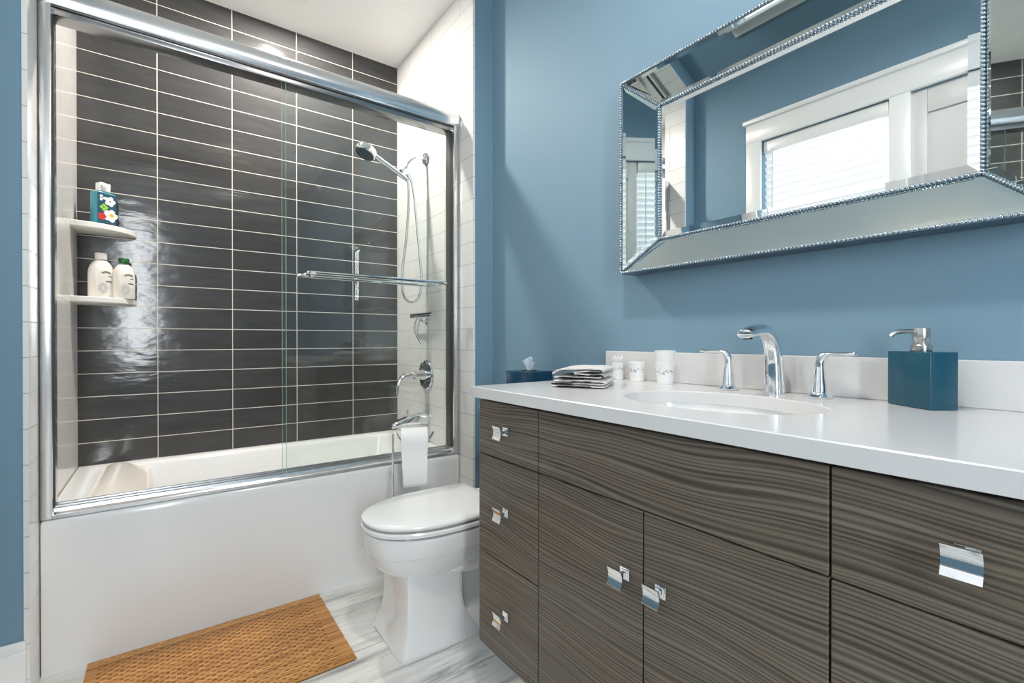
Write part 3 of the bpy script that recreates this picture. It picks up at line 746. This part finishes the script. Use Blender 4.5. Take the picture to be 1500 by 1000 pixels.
for k in range(1, 12): sec.append((-.0535 + .003*math.sin(k*.6), -.185*k/11))
rings = []
for (yy, zz) in sec:
    drift = max(0.0, -zz)*.05
    rings.append([PC + ux*(-.055+drift) + uy*yy + Vector((0, 0, zz)), PC + ux*(.055-drift*.6) + uy*yy + Vector((0, 0, zz)), PC + ux*(.055-drift*.6) + uy*(yy+.0008) + Vector((0, 0, zz-.0004)), PC + ux*(-.055+drift) + uy*(yy+.0008) + Vector((0, 0, zz-.0004))])
loft(b, rings); obj('hanging_sheet', b, M_PAPER, t, smooth=60)

# ================================================================= BAMBOO BATH MAT
b = B(); MX0, MX1, MY0, MY1 = -.21, .50, 1.545, 2.030
pitch = .0121; ns = int((MY1-MY0)/pitch)
for j in range(ns):
    y = MY0 + (j+.5)*pitch
    x1e = MX1 - random.uniform(0, .002)
    box(b, MX0, x1e, y-.0034, y+.0034, .0016, .0085+random.uniform(-.0004, .0006), .0012, 1)
    if j < ns-1:
        yn = y + pitch/2; x = MX0 + .034 + (.0145 if j % 2 else 0); xs = MX0
        while x < MX1-.04:
            box(b, xs, x-.0055, yn-.0026, yn+.0026, .0016, .0078); xs = x+.0055; x += .029
        box(b, xs, MX1-.002, yn-.0026, yn+.0026, .0016, .0078)
mat_o = tag(obj('bath_mat', b, M_BAMBOO, base=(.145, 1.79, 0), smooth=0), 'honey brown slatted bamboo bath mat on the floor beside the bathtub', 'bath mat')
b = B(); box(b, MX0+.004, MX1-.006, MY0+.003, MY1-.006, .0003, .0014)  # added dark sheet, puts the shade of the mat holes in as colour
mb_ = obj('hole_shade', b, mat('dark_brown_shade', srgb(58, 40, 26), rough=.9), smooth=0); mb_.parent = mat_o; mb_.location = -Vector(mat_o['_base'])

# ================================================================= VANITY
VX, VY0, VY1, VZ0, VZ1 = .728, -.02, 1.160, .180, .887
t = thing('vanity_cabinet', (1.0, .57, VZ0), 'wall hung vanity cabinet in grey-brown grained wood under the white countertop', 'vanity')
b = B()
for q in ((VX+.019, WR-.001, VY1-.018, VY1, VZ0, VZ1-.002), (VX+.019, WR-.001, VY0, VY0+.018, VZ0, VZ1-.002), (VX+.019, WR-.001, VY0+.018, VY1-.018, VZ0, VZ0+.018), (WR-.012, WR-.001, VY0+.018, VY1-.018, VZ0+.018, VZ1-.002)):
    box(b, *q)
obj('carcass', b, M_WOOD, t, smooth=0)
b = B(); box(b, VX+.0175, VX+.0188, VY0+.002, VY1-.002, VZ0+.002, VZ1-.002); obj('shadow_reveal', b, M_DARKIN, t, smooth=0)
G = .0016
def knob_parts(parent, y, z):
    k = B(); x = VX
    # stepped square rosette
    for s, d0, d1 in ((.0115, 0, .003), (.008, .003, .006)): box(k, x-d1, x-d0-(0.0002 if d0 == 0 else 0), y-s, y+s, z-s, z+s, .0008, 1)
    r = []
    for s, d in ((.0045, .005), (.0038, .014), (.0045, .022), (.008, .026)): r.append([Vector((x-d, y+sy*s, z+sz*s)) for sy, sz in ((-1, -1), (1, -1), (1, 1), (-1, 1))])
    loft(k, r)
    # square plate, concave towards the room
    n = 8; s = .0175; front, back = [], []
    for i in range(n+1):
        v = -1+2*i/n
        d = .0262 + .005*(v*v)
        front.append((v*s, d+.0028)); back.append((v*s, d))
    rings = []
    for i in range(n+1):
        zf, df = front[i]; zb, db = back[i]
        rings.append([Vector((x-df, y-s, z+zf)), Vector((x-df, y+s, z+zf)), Vector((x-db, y+s, z+zb)), Vector((x-db, y-s, z+zb))])
    loft(k, rings)
    return obj('knob', k, M_CHROME, parent, smooth=35)
def front(name, y0, y1, z0, z1, knob=None):
    b = B(); box(b, VX, VX+.0178, y0+G, y1-G, z0+G, z1-G, .0012, 1)
    o = obj(name, b, M_WOOD, t, smooth=30)
    if knob: knob_parts(o, *knob)
    return o
A, Bq, Cq, D, E_ = VY1, .890, .5757, .263, VY0
Z3, Z2, Z1, Z0 = .879, .725, .447, VZ0
front('drawer', Bq, A, Z2, Z3, (1.025, .804)); front('drawer', Bq, A, Z1, Z2, (1.025, .588)); front('drawer', Bq, A, Z0, Z1, (1.025, .311))
front('false_front', D, Bq, Z2, Z3)
front('door', Cq, Bq, Z0, Z2, (.619, .589)); front('door', D, Cq, Z0, Z2, (.5355, .589))
front('drawer', E_, D, Z2, Z3, (.126, .806)); front('drawer', E_, D, Z1, Z2, (.126, .588)); front('drawer', E_, D, Z0, Z1, (.126, .311))

# countertop with oval cut-out, backsplash
CX0, CY0, CY1, CZ0, CZ1 = .701, -.045, 1.163, .8875, .917
SC = Vector((.965, .570, 0)); SA, SB = .157, .215
t = thing('countertop', (1.0, .56, CZ0), 'white quartz countertop with an oval sink cut-out and low backsplash', 'countertop')
b = B(); n = 96
oval = lambda z, g=0.0: [Vector((SC.x+(SA+g)*math.cos(2*PI*k/n), SC.y+(SB+g)*math.sin(2*PI*k/n), z)) for k in range(n)]
def outer(z, g=0.0):
    out = []
    for k in range(n):
        a = 2*PI*k/n; dx, dy = math.cos(a)*SA, math.sin(a)*SB
        ts = []
        if dx > 1e-9: ts.append((WR-.001-SC.x)/dx)
        if dx < -1e-9: ts.append((CX0+g-SC.x)/dx)
        if dy > 1e-9: ts.append((CY1-g-SC.y)/dy)
        if dy < -1e-9: ts.append((CY0+g-SC.y)/dy)
        s = min(ts); out.append(Vector((SC.x+dx*s, SC.y+dy*s, z)))
    # snap nearest samples onto the true corners
    for cxx, cyy in ((WR-.001, CY1-g), (WR-.001, CY0+g), (CX0+g, CY1-g), (CX0+g, CY0+g)):
        k = min(range(n), key=lambda i: (out[i].x-cxx)**2+(out[i].y-cyy)**2); out[k] = Vector((cxx, cyy, z))
    return out
loft(b, [oval(CZ0), outer(CZ0), outer(CZ1-.002), outer(CZ1, .002), oval(CZ1, .002), oval(CZ1-.002), oval(CZ0)], False, False)
bmesh.ops.remove_doubles(b, verts=b.verts, dist=1e-5)
obj('slab', b, M_QUARTZ, t, smooth=25)
b = B(); box(b, 1.262, WR-.001, CY0, CY1, CZ1+.0003, 1.010, .0015, 1); obj('backsplash', b, M_QUARTZ, t, smooth=30)
# sink bowl
t = thing('sink', (SC.x, SC.y, CZ0-.15), 'white oval undermount sink in the countertop', 'sink')
b = B()
R_ = lambda f, z: [Vector((SC.x+(SA+.006)*f*math.cos(2*PI*k/n), SC.y+(SB+.006)*f*math.sin(2*PI*k/n), z)) for k in range(n)]
zt = CZ0-.0006
loft(b, [R_(1.10, zt), R_(1.0, zt), R_(.985, zt-.012), R_(.96, zt-.04), R_(.90, zt-.08), R_(.78, zt-.115), R_(.55, zt-.135), R_(.15, zt-.142),
         R_(.15, zt-.155), R_(.6, zt-.148), R_(.84, zt-.125), R_(.95, zt-.08), R_(1.03, zt-.02), R_(1.10, zt-.012), R_(1.10, zt)], False, False)
bmesh.ops.remove_doubles(b, verts=b.verts, dist=1e-5)
obj('bowl', b, M_PORC, t, smooth=50)
b = B(); lathe(b, [(0, 0), (.022, 0), (.024, .002), (.016, .005), (0, .006)], (SC.x, SC.y, zt-.1425), 'Z', 24); obj('drain', b, M_CHROME, t)

# faucet
t = thing('faucet', (1.212, .565, CZ1), 'chrome widespread faucet with curved spout and two lever handles', 'faucet')
zb = CZ1+.0004
b = B()
pts = spline([(1.222, .565, zb), (1.221, .565, zb+.04), (1.218, .565, zb+.085), (1.209, .565, zb+.118), (1.190, .565, zb+.142), (1.160, .565, zb+.154), (1.125, .565, zb+.154), (1.092, .565, zb+.148), (1.078, .565, zb+.145)], 6)
m = len(pts); fl = []
for k in range(m):
    f = k/(m-1)
    if f < .45: wv, hv = .0258-.0078*f/.45, .0245-.0060*f/.45
    else: g = (f-.45)/.55; wv, hv = .0180+.0008*g, .0185-.0080*g
    if k == m-1: wv *= .8; hv *= .75
    fl.append((hv, wv))
tube(b, pts, 0, 24, flat=fl); sp_ = obj('spout', b, M_CHROME, t, smooth=60)
b = B(); lathe(b, [(0, 0), (.011, 0), (.011, .007), (0, .007)], (1.092, .565, zb+.133), 'Z', 20); obj('aerator', b, M_RUBBER, sp_)
for s, y in ((1, .676), (-1, .458)):
    b = B(); lathe(b, [(0, 0), (.0265, 0), (.0275, .003), (.020, .008), (.0165, .013), (.0155, .018), (.0115, .055), (.0100, .070), (.0, .071)], (1.208, y, zb), 'Z', 32); hh = obj('handle_base', b, M_CHROME, t, smooth=40)
    b = B(); pts = spline([(1.208, y, zb+.069), (1.208, y+s*.001, zb+.083), (1.208, y+s*.007, zb+.094), (1.208, y+s*.020, zb+.100), (1.206, y+s*.042, zb+.101), (1.203, y+s*.060, zb+.101), (1.200, y+s*.076, zb+.104)], 6)
    m = len(pts); fl = []
    for k in range(m):
        f = k/(m-1)
        wv = .0098 if f < .4 else .0098+.0055*math.sin((f-.4)/.6*PI); hv = .0098 if f < .3 else max(.0052, .0098-.0075*(f-.3)/.45)
        if k == m-1: wv = .003; hv = .0012
        fl.append((wv, hv))
    tube(b, pts, 0, 20, flat=fl); obj('lever', b, M_CHROME, hh, smooth=60)

# soap dispenser
P0 = Vector((1.152, .251, CZ1+.0004)); e1 = Vector((.058, .081, 0)).normalized(); e2 = Vector((e1.y, -e1.x, 0))
Md = Matrix.Translation(P0) @ Matrix((e1, e2, Vector((0, 0, 1)))).transposed().to_4x4()
ctr = P0 + e1*.05 + e2*.0265
t = thing('soap_dispenser', (ctr.x, ctr.y, CZ1), 'square translucent blue soap dispenser with a brushed metal pump', 'soap dispenser')
b = B(); box(b, 0, .1, 0, .053, 0, .109, .002, 2, Md); obj('bottle', b, M_RESIN, t)
b = B(); lathe(b, [(0, .1092), (.0165, .1092), (.017, .111), (.017, .121), (.016, .1225), (.012, .123), (.0125, .131), (.0135, .133), (.0145, .136), (.0145, .152), (.0135, .155), (0, .156)], ctr-Vector((0, 0, 0)), 'Z', 32); obj('pump_head', b, M_NICKEL, t, smooth=30)
d = Vector((-.62, .60, 0)).normalized()
b = B(); pts = spline([ctr+d*.010+Vector((0, 0, .149)), ctr+d*.030+Vector((0, 0, .149)), ctr+d*.044+Vector((0, 0, .1475)), ctr+d*.052+Vector((0, 0, .143)), ctr+d*.056+Vector((0, 0, .139))], 5)
tube(b, pts, [.0045]*(len(pts)-4)+[.004]*4, 12); obj('nozzle', b, M_NICKEL, t)

# cups
def cup(c, H, r0, r1, name, label, group='white printed cups by the backsplash'):
    b = B(); lathe(b, [(0, .0), (r0, 0), (r0+.0005, .002), (r1, H-.003), (r1+.0008, H-.001), (r1-.001, H), (r1-.002, H-.003), (r0-.001, .004), (0, .004)], c, 'Z', 36)
    return tag(obj(name, b, M_CUP, base=c, smooth=40), label, 'cup', group)
zq = CZ1+.0004
c1 = Vector((1.222, 1.072, zq)); cup(c1, .054, .0190, .0235, 'swab_cup', 'white printed cup holding cotton swabs, beside the washcloths')
c2 = Vector((1.215, .986, zq)); cup(c2, .061, .0215, .0265, 'short_cup', 'short empty white printed cup, the middle of three by the backsplash')
c3 = Vector((1.210, .876, zq)); cup(c3, .066, .0235, .0290, 'tall_cup', 'white printed cup nearest the faucet, another cup nested in it')
b = B(); lathe(b, [(0, .030), (.0235, .030), (.0262, .062), (.0300, .068), (.0312, .097), (.0318, .099), (.0300, .0995), (.0285, .096), (.022, .034), (0, .034)], c3, 'Z', 36)
tag(obj('nested_cup', b, M_PORC, base=c3+Vector((0, 0, .03)), smooth=40), 'plain white cup nested upright inside the printed cup nearest the faucet', 'cup')
for k in range(8):
    a = 2*PI*k/8+.3; rr = .011 if k % 2 else .0125
    p = c1 + Vector((rr*math.cos(a), rr*math.sin(a), .006)); q = c1 + Vector((rr*1.25*math.cos(a+.25), rr*1.25*math.sin(a+.25), .079 - .004*(k % 3)))
    t = thing('cotton_swab', p, 'white cotton swab standing in the printed cup beside the washcloths', 'cotton swab', 'cotton swabs in the cup')
    b = B(); tube(b, [p, p.lerp(q, .86)], .0013, 8); obj('stick', b, M_PAPER, t)
    b = B(); tube(b, [p.lerp(q, .80), p.lerp(q, .85), p.lerp(q, .95), q], [.0015, .003, .0032, .0012], 8); obj('cotton_tip', b, M_COTTON, t)

# folded washcloths
F0 = Vector((.862, 1.000, zq)); F1 = Vector((.944, .876, zq)); g1 = (F1-F0).normalized(); g2 = Vector((-g1.y, g1.x, 0))
if g2.x < 0: g2 = -g2
def cloth(path, thick, depth0, depth1, label, name, seed, line_spans):
    """a folded cloth: a snaking section (s along the front, height) swept away from the camera"""
    P = [Vector((p[0], p[1], 0)) for p in path]; pts = spline(P, 6)
    m = len(pts); nrm = []
    for i in range(m):
        tt = (pts[min(i+1, m-1)]-pts[max(i-1, 0)]).normalized(); nrm.append(Vector((-tt.y, tt.x, 0)))
    up = [pts[i]+nrm[i]*thick/2 for i in range(m)]; dn = [pts[i]-nrm[i]*thick/2 for i in range(m)]
    sec = up + list(reversed(dn)); rings = []
    nd = 14
    for k in range(nd+1):
        f = k/nd; dd = depth0+(depth1-depth0)*f; ring = []
        edge_s = .45 if k in (0, nd) else 1.0
        for i, q in enumerate(sec):
            base = (pts[i] if i < m else pts[2*m-1-i]); qq = base + (q-base)*edge_s
            wob = noise.noise(Vector((qq.x*26+seed, f*3.0, qq.y*20)))
            ring.append(F0 + g1*(qq.x+wob*.0025) + g2*(dd+noise.noise(Vector((qq.x*30+seed, qq.y*60, 2)))*.004) + Vector((0, 0, max(.0008+qq.y*0+ (q.y if edge_s == 1 else qq.y) + wob*.0018*min(1, qq.y*90), .0005))))
        rings.append(ring)
    b = B(); loft(b, rings)
    o = obj(name, b, M_CLOTH, base=F0+g1*.07+g2*.1, smooth=60)
    for i0, i1 in line_spans:  # thin dark lines along parts of the front fold edges
        b = B(); q = [F0 + g1*pts[i].x + g2*(depth0-.0005) + Vector((0, 0, max(.002, pts[i].y))) for i in range(int(i0*m), int(i1*m))]
        tube(b, q, 0, 8, flat=[(.0010+.0005*math.sin(k*1.3), .0018) if 0 < k < len(q)-1 else (.0004, .0004) for k in range(len(q))])
        h = obj('dark_line', b, M_CLOTHEDGE, smooth=60); h.parent = o; h.location = -Vector(o['_base'])
    return tag(o, label, 'washcloth', 'folded washcloths')
cloth([(.150, .0035), (.10, .0035), (.05, .0038), (.012, .0036), (.002, .0075), (.012, .0118), (.05, .0108), (.10, .0110), (.140, .0106), (.152, .0145), (.140, .0185), (.09, .0175), (.045, .0178), (.010, .0172)], .0055, 0, .185,
      'lower folded white washcloth, flat on the countertop left of the sink', 'washcloth', 3, ((.06, .24), (.34, .50), (.80, .97)))
cloth([(.008, 0.0270), (.04, 0.0280), (.075, 0.0270), (.11, 0.0275), (.135, 0.0280), (.146, 0.0320), (.136, 0.0360), (.105, 0.0345), (.075, 0.0380), (.058, 0.0365), (.066, 0.0410), (.10, 0.0445), (.135, 0.0435), (.147, 0.0475), (.125, 0.0510), (.07, 0.0505), (.030, 0.0490), (.012, 0.0435), (.004, 0.0365)], .0052, .006, .190,
      'upper folded white washcloth with a loose curled fold, on top of another', 'washcloth', 9, ((.03, .16), (.24, .40), (.46, .56), (.62, .70)))

# tissue box on the toilet tank
t = thing('tissue_box', (1.175, 1.50, .776), 'dark blue tissue box on the toilet tank behind the countertop', 'tissue box')
TX0, TX1, TY0, TY1, TZ0, TZ1 = 1.108, 1.238, 1.420, 1.560, .7765, .925
b = B(); box(b, TX0, TX1, TY0, TY1, TZ0, TZ1, .003, 2); obj('cover', b, M_NAVYBOX, t)
b = B(); lathe(b, [(0, TZ1+.0003), (.030, TZ1+.0003), (.030, TZ1+.0012), (0, TZ1+.0012)], (1.172, 1.49, 0), 'Z', 28); obj('slot', b, M_DARKIN, t, smooth=0)
b = B(); rings = []; n = 40
for k in range(11):
    f = k/10; z = TZ1+.001 + .042*f; rr = .016+.014*f; ring = []
    for i in range(n):
        a = 2*PI*i/n; pl = 1+.30*f*math.sin(a*5+.6)+.16*f*math.sin(a*3)
        zz = z + (f**2)*.012*math.sin(a*2+.5)
        ring.append(Vector((1.172+rr*pl*math.cos(a)*.55, 1.49+rr*pl*math.sin(a), zz)))
    rings.append(ring)
loft(b, rings, True, False); obj('tissue', b, M_TISSUE, t, smooth=80)

# ================================================================= MIRROR
MYA, MYB, MZA, MZB = 1.045, .095, 1.2695, 1.890      # outer: left edge y, right edge y, bottom, top
XO, XI = 1.210, 1.268; WL_, WR_, WB_, WT_ = .105, .105, .101, .094
mt = thing('wall_mirror', (WR, (MYA+MYB)/2, MZA), 'large wall mirror with a mirrored frame and beaded edges, hanging over the sink', 'mirror')
b = B(); box(b, XI+.004, WR-.001, MYB+.012, MYA-.012, MZA+.012, MZB-.012); 
obj('backing_board', b, M_DARKIN, mt, smooth=0)
O = [Vector((XO, MYA, MZA)), Vector((XO, MYB, MZA)), Vector((XO, MYB, MZB)), Vector((XO, MYA, MZB))]
I = [Vector((XI, MYA-WL_, MZA+WB_)), Vector((XI, MYB+WR_, MZA+WB_)), Vector((XI, MYB+WR_, MZB-WT_)), Vector((XI, MYA-WL_, MZB-WT_))]
cen = Vector((XI, (MYA+MYB)/2, (MZA+MZB)/2))
for k, nm in enumerate(('bottom', 'right', 'top', 'left')):
    j = (k+1) % 4
    q = [O[k], O[j], I[j], I[k]]
    c = sum(q, Vector())/4
    nrm = (q[1]-q[0]).cross(q[3]-q[0]).normalized()
    if nrm.x > 0: nrm = -nrm
    b = B()
    ins = .014
    def inset(p, a): # move towards the panel centre line
        return p
    # bevelled panel: raised flat field and sloping bevel border
    along = (q[1]-q[0]).normalized(); across = ((q[3]+q[2])/2-(q[0]+q[1])/2).normalized()
    f = [q[0]+along*.030+across*ins, q[1]-along*.030+across*ins, q[2]-along*.012-across*ins, q[3]+along*.012-across*ins]
    f = [p + nrm*.0014 for p in f]
    back = [p + Vector((.006, 0, 0)) for p in q]
    vs = [b.verts.new(p) for p in q]; vf = [b.verts.new(p) for p in f]; vb = [b.verts.new(p) for p in back]
    b.faces.new(vf)
    for i in range(4):
        i2 = (i+1) % 4; b.faces.new((vs[i], vs[i2], vf[i2], vf[i])); b.faces.new((vs[i2], vs[i], vb[i], vb[i2]))
    b.faces.new(list(reversed(vb)))
    obj('frame_panel', b, M_MIRRORT, mt, smooth=0)
b = B(); bv = .022
q = [I[k] + Vector((.002, 0, 0)) for k in range(4)]
f = [Vector((XI-.0005, p.y + (bv if p.y < cen.y else -bv), p.z + (bv if p.z < cen.z else -bv))) for p in I]
vs = [b.verts.new(p) for p in q]; vf = [b.verts.new(p) for p in f]; vb = [b.verts.new(p+Vector((.004, 0, 0))) for p in q]
b.faces.new(vf)
for i in range(4):
    i2 = (i+1) % 4; b.faces.new((vs[i], vs[i2], vf[i2], vf[i])); b.faces.new((vs[i2], vs[i], vb[i], vb[i2]))
b.faces.new(list(reversed(vb)))
obj('mirror_glass', b, M_MIRROR, mt, smooth=0)
ico = bmesh.new(); bmesh.ops.create_icosphere(ico, subdivisions=2, radius=1.0)
ICO_V = [v.co.copy() for v in ico.verts]; ICO_F = [[v.index for v in f.verts] for f in ico.faces]; ico.free()
def beads(segs, r, name):
    b = B()
    for p, q in segs:
        L = (q-p).length; cnt = max(2, round(L/(2*r)))
        for k in range(cnt):
            c = p.lerp(q, (k+.5)/cnt); vs = [b.verts.new(c+v*r) for v in ICO_V]
            for f in ICO_F: b.faces.new([vs[i] for i in f])
    return obj(name, b, M_BEAD, mt, smooth=60)
off = Vector((-.004, 0, 0))
beads([(O[k]+off, O[(k+1) % 4]+off) for k in range(4)], .0042, 'outer_bead_trim')
beads([(I[k]+off, I[(k+1) % 4]+off) for k in range(4)], .0042, 'inner_bead_trim')
for k in range(4): beads([(O[k]+off, I[k]+off)], .0036, 'corner_bead_trim')
b = B()
for k in range(4):
    p, q_ = O[k], O[(k+1) % 4]
    tube(b, [p+Vector((.004, 0, 0)), q_+Vector((.004, 0, 0))], .0045, 8)
    y0, y1 = sorted((p.y, q_.y)); z0, z1 = sorted((p.z, q_.z))
    box(b, XO+.004, WR-.001, y0-.003, y1+.003, z0-.003, z1+.003)
obj('frame_edge', b, M_FRAME, mt, smooth=30)

for o in bpy.data.objects:
    if '_base' in o: del o['_base']
